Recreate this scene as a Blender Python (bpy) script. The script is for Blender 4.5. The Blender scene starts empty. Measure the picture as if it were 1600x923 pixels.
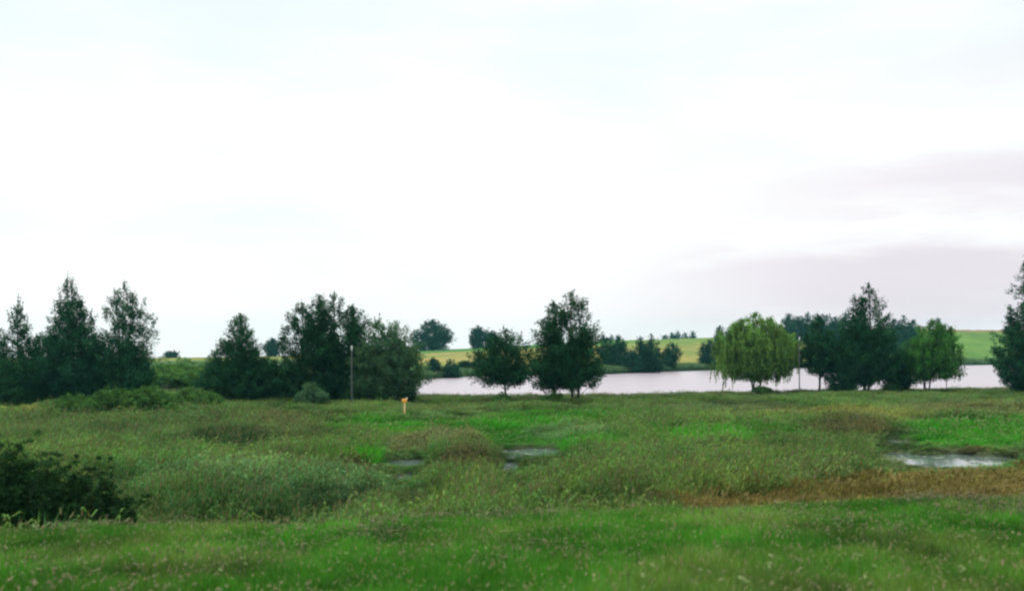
import bpy, math, random
import numpy as np
from mathutils import Vector

R = math.radians
rng = np.random.default_rng(7)
random.seed(7)
scene = bpy.context.scene
COL = scene.collection

# ------------------------------------------------------------------ camera scale
# photograph is 1600 x 923; the eye is the origin, looking along +Y, 7 m above the lake.
FPX = 1556.0          # focal length in photograph pixels
HOR = 550.0           # row of the true horizon
LAKE_Z = -7.0
POOL_Z = -6.78


def U(x, y):
    return 800.0 + FPX * np.asarray(x) / np.maximum(np.asarray(y), 1e-3)


def smooth(a, b, v):
    t = np.clip((v - a) / (b - a), 0, 1)
    return t * t * (3 - 2 * t)


# ------------------------------------------------------------------ small value noise (numpy)
_perm = np.random.default_rng(3).random((256, 256))


def vnoise(x, y):
    xi = np.floor(x).astype(int); yi = np.floor(y).astype(int)
    fx = x - xi; fy = y - yi
    fx = fx * fx * (3 - 2 * fx); fy = fy * fy * (3 - 2 * fy)
    a = _perm[xi % 256, yi % 256]; b = _perm[(xi + 1) % 256, yi % 256]
    c = _perm[xi % 256, (yi + 1) % 256]; d = _perm[(xi + 1) % 256, (yi + 1) % 256]
    return (a * (1 - fx) + b * fx) * (1 - fy) + (c * (1 - fx) + d * fx) * fy


def fnoise(x, y, o=3):
    s = 0; a = 1; t = 0
    for k in range(o):
        s = s + a * vnoise(x * 2 ** k + 17.3 * k, y * 2 ** k + 5.1 * k); t += a; a *= .55
    return s / t


# ------------------------------------------------------------------ terrain
_u = [-2500, -600, 0, 240, 450, 560, 650, 740, 830, 940, 1060, 1120, 1300, 1430, 1500, 1600, 2000, 3600]
_sh = [190, 190, 190, 190, 200, 225, 250, 288, 297, 313, 365, 390, 455, 500, 522, 580, 690, 760]
_dc = [550, 550, 550, 560, 580, 590, 600, 600, 610, 640, 680, 700, 720, 760, 800, 850, 900, 900]
_yc = [560, 560, 560, 558.5, 555, 550, 547, 543, 538, 532, 529, 526, 513, 511, 514, 516, 517, 520]
_zc = [(HOR - a) / FPX * b for a, b in zip(_yc, _dc)]
_un = [-600, 560, 590, 620, 655, 800, 1000, 1200, 1400, 1600, 1800, 3600]
_nr = [230, 228, 165, 146, 142, 142, 147, 157, 164, 173, 182, 240]

# pools in the marsh: x, y, half width, half depth
def pp(px, d):
    return (px - 800) / FPX * d, d
POOLS = []
for px, d, hw, hd in [(1474, 62, 4.6, 5.2), (1405, 74, 1.7, 3.2), (826, 66.5, 2.3, 3.6), (796, 58, 1.0, 3.4),
                      (632, 60, 1.7, 2.6), (628, 53.5, .8, 1.8)]:
    x, y = pp(px, d); POOLS.append((x, y, hw, hd))


def pool_dist(x, y):
    """<1 inside a pool (with a wavering edge)"""
    m = np.full(np.shape(x), 9.0)
    w = (fnoise(x * .55 + 40, y * .35 + 9) - .5) * .8
    for (px, py, a, b) in POOLS:
        m = np.minimum(m, np.sqrt(((x - px) / a) ** 2 + ((y - py) / b) ** 2) + w)
    return m


def slope_t(x, y):
    u = np.clip(U(x, y), -2500, 3600)
    sh = np.interp(u, _u, _sh); dc = np.interp(u, _u, _dc)
    return (y - sh) / (dc - sh)


def emb_s(x, y):
    return (y - .227 * x) * .975


def terr(x, y):
    x = np.asarray(x, float); y = np.asarray(y, float)
    s = emb_s(x, y)
    emb = np.interp(s, [-60, -12, 3, 6, 10, 20.0, 21.4, 28, 31], [-6.3, -2.0, -1.9, -2.05, -2.6, -3.5, -3.8, -6.25, -6.5])
    emb = emb + (fnoise(x * .25, y * .25) - .5) * .22
    u = np.clip(U(x, y), -2500, 3600)
    front = y > 20
    sh = np.interp(u, _u, _sh); dc = np.interp(u, _u, _dc); zc = np.interp(u, _u, _zc)
    t = np.clip((y - sh) / (dc - sh), 0, 1)
    hill = (zc + 6.4) * t
    past = np.clip((y - dc) / 350, 0, 3)
    hill = hill - past * (np.maximum(zc, 0) + 9)
    hill = np.maximum(hill, -2.2) + (fnoise(x * .012, y * .012) - .5) * 1.2 * smooth(0, .2, t)
    near = np.interp(u, _un, _nr)
    edge = np.minimum(y - near, sh - y)
    lake = -1.7 * smooth(-1.5, 3.5, edge)
    pd = pool_dist(x, y)
    pool = -.75 * (1 - smooth(.92, 1.12, pd))
    z = emb + np.where(front, hill + lake + pool, 0)
    return z


def mesh_obj(name, verts, faces, mats=(), parent=None, tint=None, smooth_shade=False, mat_idx=None, extra=None, link=True):
    """verts (n,3), faces (m,k) arrays -> ONE mesh object"""
    verts = np.asarray(verts, np.float32); faces = np.asarray(faces, np.int32)
    me = bpy.data.meshes.new(name)
    n, k = faces.shape
    me.vertices.add(len(verts)); me.vertices.foreach_set('co', verts.ravel())
    me.loops.add(n * k); me.loops.foreach_set('vertex_index', faces.ravel())
    me.polygons.add(n)
    me.polygons.foreach_set('loop_start', np.arange(0, n * k, k, dtype=np.int32))
    me.polygons.foreach_set('loop_total', np.full(n, k, np.int32))
    if mat_idx is not None:
        me.polygons.foreach_set('material_index', np.asarray(mat_idx, np.int32))
    if smooth_shade:
        me.polygons.foreach_set('use_smooth', np.ones(n, bool))
    me.update(calc_edges=True)
    if tint is not None:
        a = me.attributes.new('tint', 'FLOAT_COLOR', 'POINT')
        t = np.ones((len(verts), 4), np.float32); t[:, :3] = tint
        a.data.foreach_set('color', t.ravel())
    for nm, arr in (extra or {}).items():
        a = me.attributes.new(nm, 'FLOAT', 'POINT'); a.data.foreach_set('value', np.asarray(arr, np.float32))
    for m in mats: me.materials.append(m)
    o = bpy.data.objects.new(name, me)
    if link: COL.objects.link(o)
    if parent is not None: o.parent = parent
    return o


def tag(o, label=None, cat=None, group=None, kind=None):
    if label: o['label'] = label
    if cat: o['category'] = cat
    if group: o['group'] = group
    if kind: o['kind'] = kind
    return o


def empty(name, loc, rz=0):
    o = bpy.data.objects.new(name, None); COL.objects.link(o)
    o.location = loc; o.rotation_euler = (0, 0, rz); o.empty_display_size = .5
    return o


# ------------------------------------------------------------------ materials
class NT:
    def __init__(s, m):
        m.use_nodes = True; s.t = m.node_tree; s.t.nodes.clear()

    def n(s, kind, **kw):
        nd = s.t.nodes.new(kind)
        for k, v in kw.items():
            if k.startswith('i_'):
                nd.inputs[k[2:].replace('_', ' ')].default_value = v
            else:
                setattr(nd, k, v)
        return nd

    def l(s, a, b): s.t.links.new(a, b)

    def mix(s, fac, a, b, mode='MIX'):
        m = s.n('ShaderNodeMix', data_type='RGBA', blend_type=mode)
        for v, i in ((fac, 0), (a, 6), (b, 7)):
            if isinstance(v, (int, float)): m.inputs[i].default_value = v
            elif isinstance(v, tuple): m.inputs[i].default_value = (*v, 1)
            else: s.l(v, m.inputs[i])
        return m.outputs[2]

    def math(s, op, a, b=None, clamp=False):
        m = s.n('ShaderNodeMath', operation=op, use_clamp=clamp)
        for v, i in ((a, 0), (b, 1)):
            if v is None: continue
            if isinstance(v, (int, float)): m.inputs[i].default_value = v
            else: s.l(v, m.inputs[i])
        return m.outputs[0]

    def ramp(s, v, stops):
        r = s.n('ShaderNodeValToRGB')
        while len(r.color_ramp.elements) < len(stops): r.color_ramp.elements.new(.5)
        for e, (p, c) in zip(r.color_ramp.elements, stops):
            e.position = p; e.color = (*c, 1) if isinstance(c, tuple) else (c, c, c, 1)
        s.l(v, r.inputs[0]); return r.outputs[0]


def leaf_material(name, col, instanced=False, trans=.25, rough=.6, plume=None):
    """foliage: colour x per-leaf tone ('tint'), diffuse + translucent + faint gloss"""
    m = bpy.data.materials.new(name); N = NT(m)
    at = N.n('ShaderNodeAttribute', attribute_name='tint', attribute_type='INSTANCER' if instanced else 'GEOMETRY')
    c = N.mix(1.0, tuple(col), at.outputs['Color'], 'MULTIPLY')
    if instanced:
        tn = N.n('ShaderNodeAttribute', attribute_name='tone')
        c = N.mix(1.0, c, tn.outputs['Color'], 'MULTIPLY')
        if plume:
            pl = N.n('ShaderNodeAttribute', attribute_name='plume')
            c = N.mix(pl.outputs['Fac'], c, tuple(plume))
    pos = N.n('ShaderNodeNewGeometry')
    nz = N.n('ShaderNodeTexNoise', i_Scale=.35, i_Detail=3)
    N.l(pos.outputs['Position'], nz.inputs['Vector'])
    c = N.mix(1.0, c, N.ramp(nz.outputs['Fac'], [(.3, .78), (.7, 1.2)]), 'MULTIPLY')
    d = N.n('ShaderNodeBsdfDiffuse'); t = N.n('ShaderNodeBsdfTranslucent')
    N.l(c, d.inputs[0]); N.l(N.mix(1.0, c, (1.0, 1.25, .6), 'MULTIPLY'), t.inputs[0])
    g = N.n('ShaderNodeBsdfGlossy', i_Roughness=rough); g.inputs[0].default_value = (.8, .9, 1, 1)
    a = N.n('ShaderNodeMixShader', i_Fac=trans); N.l(d.outputs[0], a.inputs[1]); N.l(t.outputs[0], a.inputs[2])
    b = N.n('ShaderNodeMixShader', i_Fac=.006); N.l(a.outputs[0], b.inputs[1]); N.l(g.outputs[0], b.inputs[2])
    o = N.n('ShaderNodeOutputMaterial'); N.l(b.outputs[0], o.inputs[0])
    return m


def bark_material(name, col):
    m = bpy.data.materials.new(name); N = NT(m)
    tc = N.n('ShaderNodeNewGeometry')
    mp = N.n('ShaderNodeMapping'); mp.inputs['Scale'].default_value = (6, 6, 1.2); N.l(tc.outputs['Position'], mp.inputs[0])
    nz = N.n('ShaderNodeTexNoise', i_Scale=2.0, i_Detail=5); N.l(mp.outputs[0], nz.inputs['Vector'])
    c = N.ramp(nz.outputs['Fac'], [(.3, tuple(v * .5 for v in col)), (.7, tuple(v * 1.4 for v in col))])
    p = N.n('ShaderNodeBsdfPrincipled', i_Roughness=.9); N.l(c, p.inputs['Base Color'])
    bp = N.n('ShaderNodeBump', i_Strength=.6, i_Distance=.05); N.l(nz.outputs['Fac'], bp.inputs['Height']); N.l(bp.outputs[0], p.inputs['Normal'])
    o = N.n('ShaderNodeOutputMaterial'); N.l(p.outputs[0], o.inputs[0])
    return m


def paint_material(name, col, rough=.6, wear=.25):
    m = bpy.data.materials.new(name); N = NT(m)
    tc = N.n('ShaderNodeTexCoord')
    nz = N.n('ShaderNodeTexNoise', i_Scale=7.0, i_Detail=6); N.l(tc.outputs['Object'], nz.inputs['Vector'])
    c = N.ramp(nz.outputs['Fac'], [(.3, tuple(v * (1 - wear) for v in col)), (.65, tuple(col))])
    p = N.n('ShaderNodeBsdfPrincipled', i_Roughness=rough); N.l(c, p.inputs['Base Color'])
    o = N.n('ShaderNodeOutputMaterial'); N.l(p.outputs[0], o.inputs[0])
    return m


M_ALDER = leaf_material('alder_leaves', (.015, .062, .024))
M_WILLOW = leaf_material('willow_leaves', (.125, .225, .050), trans=.35)
M_GREYWILLOW = leaf_material('grey_willow_leaves', (.060, .128, .058))
M_BIRCH = leaf_material('birch_leaves', (.018, .074, .034))
M_SHRUB = leaf_material('shrub_leaves', (.056, .130, .026))
M_DARKSHRUB = leaf_material('dark_shrub_leaves', (.014, .046, .012))
M_HEDGE = leaf_material('hedge_leaves', (.085, .190, .042))
M_FAR = leaf_material('distant_leaves', (.011, .046, .024))
M_BARK = bark_material('bark', (.045, .038, .030))
M_PALEBARK = bark_material('pale_bark', (.16, .15, .13))


def ground_material():
    m = bpy.data.materials.new('ground_cover'); N = NT(m)
    at = N.n('ShaderNodeAttribute', attribute_name='tint')
    g = N.n('ShaderNodeNewGeometry')
    n1 = N.n('ShaderNodeTexNoise', i_Scale=.09, i_Detail=6); N.l(g.outputs['Position'], n1.inputs['Vector'])
    n2 = N.n('ShaderNodeTexNoise', i_Scale=1.7, i_Detail=5); N.l(g.outputs['Position'], n2.inputs['Vector'])
    mp = N.n('ShaderNodeMapping'); mp.inputs['Scale'].default_value = (.06, .012, .06); mp.inputs['Rotation'].default_value = (0, 0, .5)
    N.l(g.outputs['Position'], mp.inputs[0])
    n3 = N.n('ShaderNodeTexNoise', i_Scale=2.0, i_Detail=4); N.l(mp.outputs[0], n3.inputs['Vector'])
    c = N.mix(1.0, at.outputs['Color'], N.ramp(n1.outputs['Fac'], [(.3, (.7, .8, .7)), (.7, (1.25, 1.15, 1.2))]), 'MULTIPLY')
    c = N.mix(1.0, c, N.ramp(n2.outputs['Fac'], [(.25, .65), (.75, 1.3)]), 'MULTIPLY')
    c = N.mix(1.0, c, N.ramp(n3.outputs['Fac'], [(.3, (.74, .92, .74)), (.7, (1.22, 1.06, 1.15))]), 'MULTIPLY')
    p = N.n('ShaderNodeBsdfPrincipled', i_Roughness=1.0); p.inputs['Specular IOR Level'].default_value = .1
    N.l(c, p.inputs['Base Color'])
    bp = N.n('ShaderNodeBump', i_Strength=.8, i_Distance=.25); N.l(n2.outputs['Fac'], bp.inputs['Height']); N.l(bp.outputs[0], p.inputs['Normal'])
    o = N.n('ShaderNodeOutputMaterial'); N.l(p.outputs[0], o.inputs[0])
    return m


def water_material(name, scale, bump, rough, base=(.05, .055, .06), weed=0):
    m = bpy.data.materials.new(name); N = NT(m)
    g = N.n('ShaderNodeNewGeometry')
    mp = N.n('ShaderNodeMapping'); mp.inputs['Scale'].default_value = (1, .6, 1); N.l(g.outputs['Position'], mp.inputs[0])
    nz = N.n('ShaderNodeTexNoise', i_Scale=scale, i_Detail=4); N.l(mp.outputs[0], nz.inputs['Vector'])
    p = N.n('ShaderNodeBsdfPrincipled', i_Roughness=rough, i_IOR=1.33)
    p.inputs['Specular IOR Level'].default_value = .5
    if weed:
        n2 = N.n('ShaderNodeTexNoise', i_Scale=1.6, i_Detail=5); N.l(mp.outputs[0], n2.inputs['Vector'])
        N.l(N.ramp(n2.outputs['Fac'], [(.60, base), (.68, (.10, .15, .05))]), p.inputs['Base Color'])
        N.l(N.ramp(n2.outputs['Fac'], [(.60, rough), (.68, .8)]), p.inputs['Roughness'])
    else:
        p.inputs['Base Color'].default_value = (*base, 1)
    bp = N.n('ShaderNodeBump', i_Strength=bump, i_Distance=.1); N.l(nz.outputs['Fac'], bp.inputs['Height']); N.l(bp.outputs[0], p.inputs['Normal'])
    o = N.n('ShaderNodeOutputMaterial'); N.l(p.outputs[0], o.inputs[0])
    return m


# ------------------------------------------------------------------ the ground: one sheet to the horizon
def build_ground():
    th = np.concatenate([np.arange(-180, -44, 4.0), np.arange(-44, 44, .22), np.arange(44, 180, 4.0)])
    rr = np.concatenate([[1.0, 2.5, 4, 5.5, 7], 8 * 1.0155 ** np.arange(0, 345)])
    rr = rr[rr < 1560]
    T, RR = np.meshgrid(np.radians(th), rr)
    x = RR * np.sin(T); y = RR * np.cos(T)
    z = terr(x, y)
    n, k = x.shape
    V = np.stack([x, y, z], -1).reshape(-1, 3)
    i = np.arange(n - 1)[:, None] * k; j = np.arange(k)[None, :]; j2 = (j + 1) % k
    F = np.stack([i + j, i + j2, i + k + j2, i + k + j], -1).reshape(-1, 4)
    # close the middle with a fan folded into quads
    V = np.vstack([V, [[0, 0, terr(0, 0)]]]); c = len(V) - 1
    fan = np.array([[c, (q + 1) % k, q % k, q % k] for q in range(k)])
    fx, fy = V[:, 0], V[:, 1]
    s = emb_s(fx, fy); t = slope_t(fx, fy); u = U(fx, np.maximum(fy, 1)); d = fy
    col = np.zeros((len(V), 3)); col[:] = (.050, .078, .026)
    emb = s < 22
    col[emb] = (.045, .085, .022)
    wet = pool_dist(fx, fy) < 1.3
    col[wet & (fy > 20)] = (.055, .070, .030)
    hill = (t > 0) & (fy > 100)
    nz = fnoise(fx * .02 + 3, fy * .02); n2 = fnoise(fx * .05 + 30, fy * .012)
    yel = np.array((.30, .27, .080)); grn = np.array((.10, .19, .045)); ylg = np.array((.20, .235, .06))
    bandt = np.interp(u, [0, 650, 900, 1100, 1600], [.1, .12, .08, .05, .08])
    mixn = smooth(.42, .62, nz)[:, None]
    field = yel * (1 - mixn) + ylg * mixn
    top = smooth(.74, .78, t + (n2 - .5) * .05)[:, None]
    field = field * (1 - top) + grn * np.array((.8, 1.1, 1)) * top
    gmid = smooth(940, 1010, u)[:, None] * smooth(.35, .8, t)[:, None] * .6
    field = field * (1 - gmid) + np.array((.20, .25, .06)) * gmid
    right = smooth(1240, 1330, u)[:, None]
    rf = np.where((t > .9)[:, None], np.array((.24, .17, .075)), np.array((.11, .21, .035)) * (.8 + .5 * n2[:, None]))
    field = field * (1 - right) + rf * right
    left = (1 - smooth(440, 600, u))[:, None]
    lf = np.where((t > .72)[:, None], np.array((.20, .22, .05)), np.array((.05, .11, .03)))
    field = field * (1 - left) + lf * left
    low = smooth(bandt, bandt + .05, t)[:, None]
    field = np.array((.045, .085, .032)) * (1 - low) + field * low
    col[hill] = field[hill] * .80
    o = mesh_obj('ground', V, np.vstack([F, fan[:0]]), [M_GROUND], tint=col, smooth_shade=True)
    tag(o, kind='structure')
    return o


M_GROUND = ground_material()
build_ground()

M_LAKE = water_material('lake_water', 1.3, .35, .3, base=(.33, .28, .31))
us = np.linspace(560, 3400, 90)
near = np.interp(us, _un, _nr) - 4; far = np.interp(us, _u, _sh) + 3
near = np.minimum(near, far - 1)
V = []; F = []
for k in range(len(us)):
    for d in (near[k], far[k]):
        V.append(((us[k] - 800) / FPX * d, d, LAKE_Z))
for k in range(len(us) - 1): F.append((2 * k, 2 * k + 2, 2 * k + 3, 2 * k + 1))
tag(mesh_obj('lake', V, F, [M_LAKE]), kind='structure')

M_POOL = water_material('marsh_water', 3.0, .05, .04, base=(.10, .13, .12), weed=1)
for (px, py, a, b) in POOLS:
    n = 40
    V = [(px, py, POOL_Z)] + [(px + 1.45 * a * math.cos(q / n * 6.2832), py + 1.45 * b * math.sin(q / n * 6.2832), POOL_Z) for q in range(n)]
    F = [(0, 1 + q, 1 + (q + 1) % n) for q in range(n)]
    tag(mesh_obj('pool', V, F, [M_POOL]), kind='structure')


# ------------------------------------------------------------------ foliage and wood builders
def unit(v):
    return v / np.maximum(np.linalg.norm(v, axis=-1, keepdims=True), 1e-6)


def leaves(P, size, N, aspect=.6, axis=None):
    """a kite-shaped quad at each point P, facing N"""
    n = len(P)
    if axis is None: axis = unit(rng.normal(size=(n, 3)))
    a = unit(np.cross(N, axis)); b = np.cross(N, a)
    a = np.cross(b, N)
    s = np.asarray(size).reshape(-1, 1) * np.ones((n, 1))
    fold = N * s * .12
    V = np.stack([P - b * s * .5, P + a * s * aspect * .5 + fold, P + b * s * .5, P - a * s * aspect * .5 + fold], 1).reshape(-1, 3)
    F = np.arange(n * 4).reshape(-1, 4)
    return V, F


def tubes(paths, sides=5):
    Vs = []; Fs = []; o = 0
    for P, rad in paths:
        P = np.asarray(P, float); rad = np.asarray(rad, float); n = len(P)
        T = unit(np.gradient(P, axis=0))
        ref = np.where(np.abs(T[:, 2:3]) > .9, np.array([[1., 0, 0]]), np.array([[0, 0, 1.]]))
        A = unit(np.cross(T, ref)); B = np.cross(T, A)
        ang = np.arange(sides) / sides * 2 * np.pi
        ring = P[:, None] + (A[:, None] * np.cos(ang)[None, :, None] + B[:, None] * np.sin(ang)[None, :, None]) * rad[:, None, None]
        Vs.append(ring.reshape(-1, 3))
        i = np.arange(n - 1)[:, None] * sides; j = np.arange(sides)[None]; j2 = (j + 1) % sides
        Fs.append((np.stack([i + j, i + j2, i + sides + j2, i + sides + j], -1) + o).reshape(-1, 4))
        o += n * sides
    return np.vstack(Vs), np.vstack(Fs)


PROFILES = {
    'cone': ([0, .06, .18, .32, .5, .68, .84, .95, 1], [.5, .8, 1, .95, .74, .52, .30, .14, .03]),
    'alder': ([0, .1, .22, .38, .55, .72, .86, .95, 1], [.5, .75, .95, 1, .85, .68, .46, .24, .05]),
    'spire': ([0, .1, .25, .5, .7, .85, .95, 1], [.6, .9, 1, .92, .74, .52, .28, .08]),
    'fan': ([0, .1, .25, .45, .65, .82, .93, 1], [.6, .85, 1, .98, .86, .64, .38, .1]),
    'column': ([0, .1, .25, .5, .72, .88, 1], [.55, .85, 1, .88, .62, .35, .06]),
    'round': ([0, .12, .3, .5, .7, .86, .95, 1], [.5, .75, .98, 1, .86, .6, .36, .1]),
    'dome': ([0, .1, .3, .55, .78, .92, 1], [.75, .95, 1, .92, .68, .4, .1]),
    'tall': ([0, .1, .3, .5, .65, .8, .92, 1], [.5, .8, 1, .9, .7, .42, .2, .04]),
}


def make_tree(name, u, d, ytop, wpx, label, cat='tree', group=None, profile='alder', mat=None, bark=None, clear=.06,
              clumps=380, leaf=.22, per=58, clump=.5, lean=(0, 0), stems=((0, 0, 1.0),), up=1.1, weep=0, wlen=(.12, .28), shoots=0,
              gap=.30, seed=1, tone=.33, asym=0, spray=1.7, lump=.2, limbs=46, droop=0.0):
    """a tree standing at column u of the photograph, d metres away, its top reaching row ytop.
    Leaf sprays fill an uneven crown round one or more stems; noise opens gaps towards the top; limbs carry the sprays."""
    global rng
    rng = np.random.default_rng(seed * 101 + 5)
    mat = mat or M_ALDER; bark = bark or M_BARK
    x0 = (u - 800) / FPX * d; z0 = float(terr(x0, d)) - .08
    H = (HOR - ytop) / FPX * d - z0
    Rc = wpx * .5 / FPX * d
    root = empty(name, (x0, d, z0)); tag(root, label, cat, group)
    tp, tv = PROFILES[profile]
    tubs = []; C = []; CR = []; OUT = []
    wsum = sum(hf ** 2 for _, _, hf in stems)
    for si, (dx, dy, hf) in enumerate(stems):
        Hs = H * hf * .985
        base = np.array([dx * .22 * Rc, dy * .3 * Rc, 0]); top = np.array([dx * Rc + lean[0] * H, dy * Rc + lean[1] * H, Hs])
        q = np.linspace(0, 1, 10)
        P = base + (top - base) * q[:, None]
        P[1:, :2] += np.cumsum(rng.normal(scale=.010 * H, size=(9, 2)), 0) * (1 - q[1:, None]) * 1.2
        r0 = .015 * H / len(stems) ** .3
        tubs.append((P, r0 * (1 - q) ** .8 + .018))
        Rs = Rc * (.82 if len(stems) > 1 else 1.0)
        n = int(clumps * hf ** 2 / wsum * 1.15)
        # heights: as many sprays per height as the crown is wide there
        tt = np.linspace(0, 1, 200); wt = np.interp(tt, tp, tv) ** 1.35 + .05
        tk = np.interp(rng.random(n), np.cumsum(wt) / wt.sum(), tt)
        az = rng.uniform(0, 6.283, n)
        ph = rng.uniform(0, 6.283, 6)
        lumps = 1 + lump * (np.sin(az * 2 + ph[0] + tk * 7) + np.sin(az * 3 + ph[1] - tk * 11) * .8 + np.sin(tk * 23 + ph[2] + az) * .7) * .7
        fr = rng.random(n) ** .55 * (.9 + .22 * rng.random(n))
        rr_ = np.interp(tk, tp, tv) * Rs * lumps * fr * (1 + asym * np.cos(az))
        ax_ = np.stack([np.interp(clear + (1 - clear) * tk, q, P[:, c]) for c in range(3)], -1)
        rad = np.stack([np.cos(az), np.sin(az), 0 * az], -1)
        Ck = ax_ + rad * rr_[:, None] + rng.normal(scale=.10 * clump, size=(n, 3))
        Ck[:, 2] -= droop * rr_ ** 2 / Rc
        g = fnoise(Ck[:, 0] * .62 + 31 * si + seed, Ck[:, 2] * .62 + Ck[:, 1] * .35 + seed * 3, 2)
        keep = g > gap * np.interp(tk, [0, .3, .7, 1], [.7, 1.0, 1.0, .45])
        keep |= rng.random(n) < .06
        Ck, tk, fr, rad = Ck[keep], tk[keep], fr[keep], rad[keep]
        dr = unit(rad * (fr[:, None] + .15) + np.array([0, 0, 1]) * (up * (.35 + tk[:, None])) + rng.normal(scale=.35, size=Ck.shape))
        C.append(Ck); CR.append(clump * rng.uniform(.65, 1.35, len(Ck)) * (1.1 - .5 * tk ** 2)); OUT.append(dr)
        for k in rng.choice(len(Ck), min(len(Ck), int(limbs * hf / len(stems) ** .5)), replace=False):
            c = Ck[k]; ts = max(.04, (clear + (1 - clear) * tk[k]) - rng.uniform(.05, .16))
            st = np.array([np.interp(ts, q, P[:, e]) for e in range(3)])
            f = np.linspace(0, 1, 5)[:, None]
            B = st + (c - st) * f + np.array([0, 0, 1]) * (np.sin(f * np.pi) * .08 * np.linalg.norm(c - st)) + rng.normal(scale=.05, size=(5, 3)) * f
            tubs.append((B, np.linspace(max(.025, r0 * .34 * (1 - .7 * tk[k])), .012, 5)))
        # leader and upright shoots
        tipn = 5
        tc_ = top - np.array([0, 0, 1]) * (np.linspace(0, .07, tipn)[:, None] * Hs) + rng.normal(scale=.07, size=(tipn, 3))
        C.append(tc_); CR.append(np.full(tipn, clump) * np.linspace(.22, .5, tipn)); OUT.append(np.tile([0, 0, 1.], (tipn, 1)))
        for c in range(shoots):
            t1 = rng.uniform(.62, 1); a1 = rng.uniform(0, 6.28)
            r1 = np.interp(t1, tp, tv) * Rs * rng.uniform(.2, .9)
            b0 = np.array([np.interp(clear + (1 - clear) * t1, q, P[:, e]) for e in range(3)]) + np.array([math.cos(a1) * r1, math.sin(a1) * r1, 0])
            ln = rng.uniform(.05, .11) * H
            B = b0 + np.array([math.cos(a1) * .15, math.sin(a1) * .15, 1]) * ln * np.linspace(0, 1, 4)[:, None]
            tubs.append((B, np.linspace(.022, .01, 4)))
            C.append(np.linspace(B[0], B[-1], 5)); CR.append(clump * np.linspace(.42, .16, 5)); OUT.append(np.tile([0, 0, 1.], (5, 1)))
    C = np.vstack(C); CR = np.concatenate(CR); OUT = np.vstack(OUT)
    cnt = np.maximum(4, (per * (CR / clump) ** 1.7)).astype(int)
    idx = np.repeat(np.arange(len(C)), cnt)
    off = unit(rng.normal(size=(len(idx), 3))) * (rng.random((len(idx), 1)) ** .5)
    al = (off * OUT[idx]).sum(1, keepdims=True)
    pos = off + OUT[idx] * al * (spray - 1)           # sprays stretched along their twig
    P = C[idx] + pos * CR[idx][:, None]
    P[:, 2] = np.maximum(P[:, 2], .1)
    N = unit(rng.normal(size=P.shape) * .85 + off * .7 + np.array([0, 0, .5]))
    sz = leaf * rng.uniform(.55, 1.35, len(P))
    V, F = leaves(P, sz, N, .62)
    ct = 1 + rng.normal(scale=tone, size=len(C)).clip(-.55, .8)
    tn = ct[idx] * (1 + rng.normal(scale=.2, size=len(idx))).clip(.5, 1.7)
    hue = rng.normal(scale=.07, size=len(idx)) + rng.normal(scale=.08, size=len(C))[idx]
    tint = np.stack([tn * (1 + hue), tn, tn * (1 - hue)], -1)
    tint = np.repeat(tint, 4, 0)
    if weep:
        # hanging strands of narrow leaves
        r = np.hypot(C[:, 0] - C[:, 0].mean(), C[:, 1] - C[:, 1].mean())
        rn = r / np.maximum(np.interp(C[:, 2] / H, clear + (1 - clear) * np.array(tp), tv) * Rc, .3)
        cand = np.where((rn > .62) & (C[:, 2] < .93 * H) & ((C[:, 2] > .45 * H) | (np.abs(C[:, 0] - C[:, 0].mean()) > .42 * Rc)))[0]
        pick = rng.choice(cand, size=min(len(cand), weep), replace=False)
        SP = []; SA = []; ST = []
        for i in pick:
            ln = min(rng.uniform(*wlen) * H, C[i, 2] - rng.uniform(.06, .34) * H)
            if ln < .3: continue
            for rep_ in range(3):
                n = max(4, int(ln / (leaf * .30)))
                f = np.linspace(0, 1, n)[:, None]
                sway = rng.normal(scale=.10, size=3) * np.array([1, 1, 0])
                pth = C[i] + rng.normal(scale=.22, size=3) + np.array([0, 0, -ln * rng.uniform(.6, 1)]) * f + sway * ln * f + rng.normal(scale=.06, size=(n, 3))
                SP.append(pth); SA.append(np.tile([0, 0, -1.], (n, 1)) + rng.normal(scale=.3, size=(n, 3))); ST.append(np.full(n, ct[i] * rng.uniform(.9, 1.3)))
                tubs.append((np.stack([pth[0], pth[n // 2], pth[-1]]), np.array([.015, .012, .008])))
        SP = np.vstack(SP); SA = unit(np.vstack(SA)); ST = np.concatenate(ST)
        Nn = unit(np.cross(SA, rng.normal(size=SA.shape)))
        b = SA; a = np.cross(Nn, b); s = (leaf * 1.2 * rng.uniform(.7, 1.3, len(SP)))[:, None]
        V2 = np.stack([SP - b * s * .5, SP + a * s * .2, SP + b * s * .5, SP - a * s * .2], 1).reshape(-1, 3)
        F = np.vstack([F, np.arange(len(SP) * 4).reshape(-1, 4) + len(V)]); V = np.vstack([V, V2])
        tint = np.vstack([tint, np.repeat(np.stack([ST, ST, ST], -1), 4, 0)])
    Vt, Ft = tubes(tubs)
    mesh_obj('trunk', Vt, Ft, [bark], parent=root, smooth_shade=True)
    mesh_obj('crown', V, F, [mat], parent=root, tint=tint)
    return root


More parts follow.
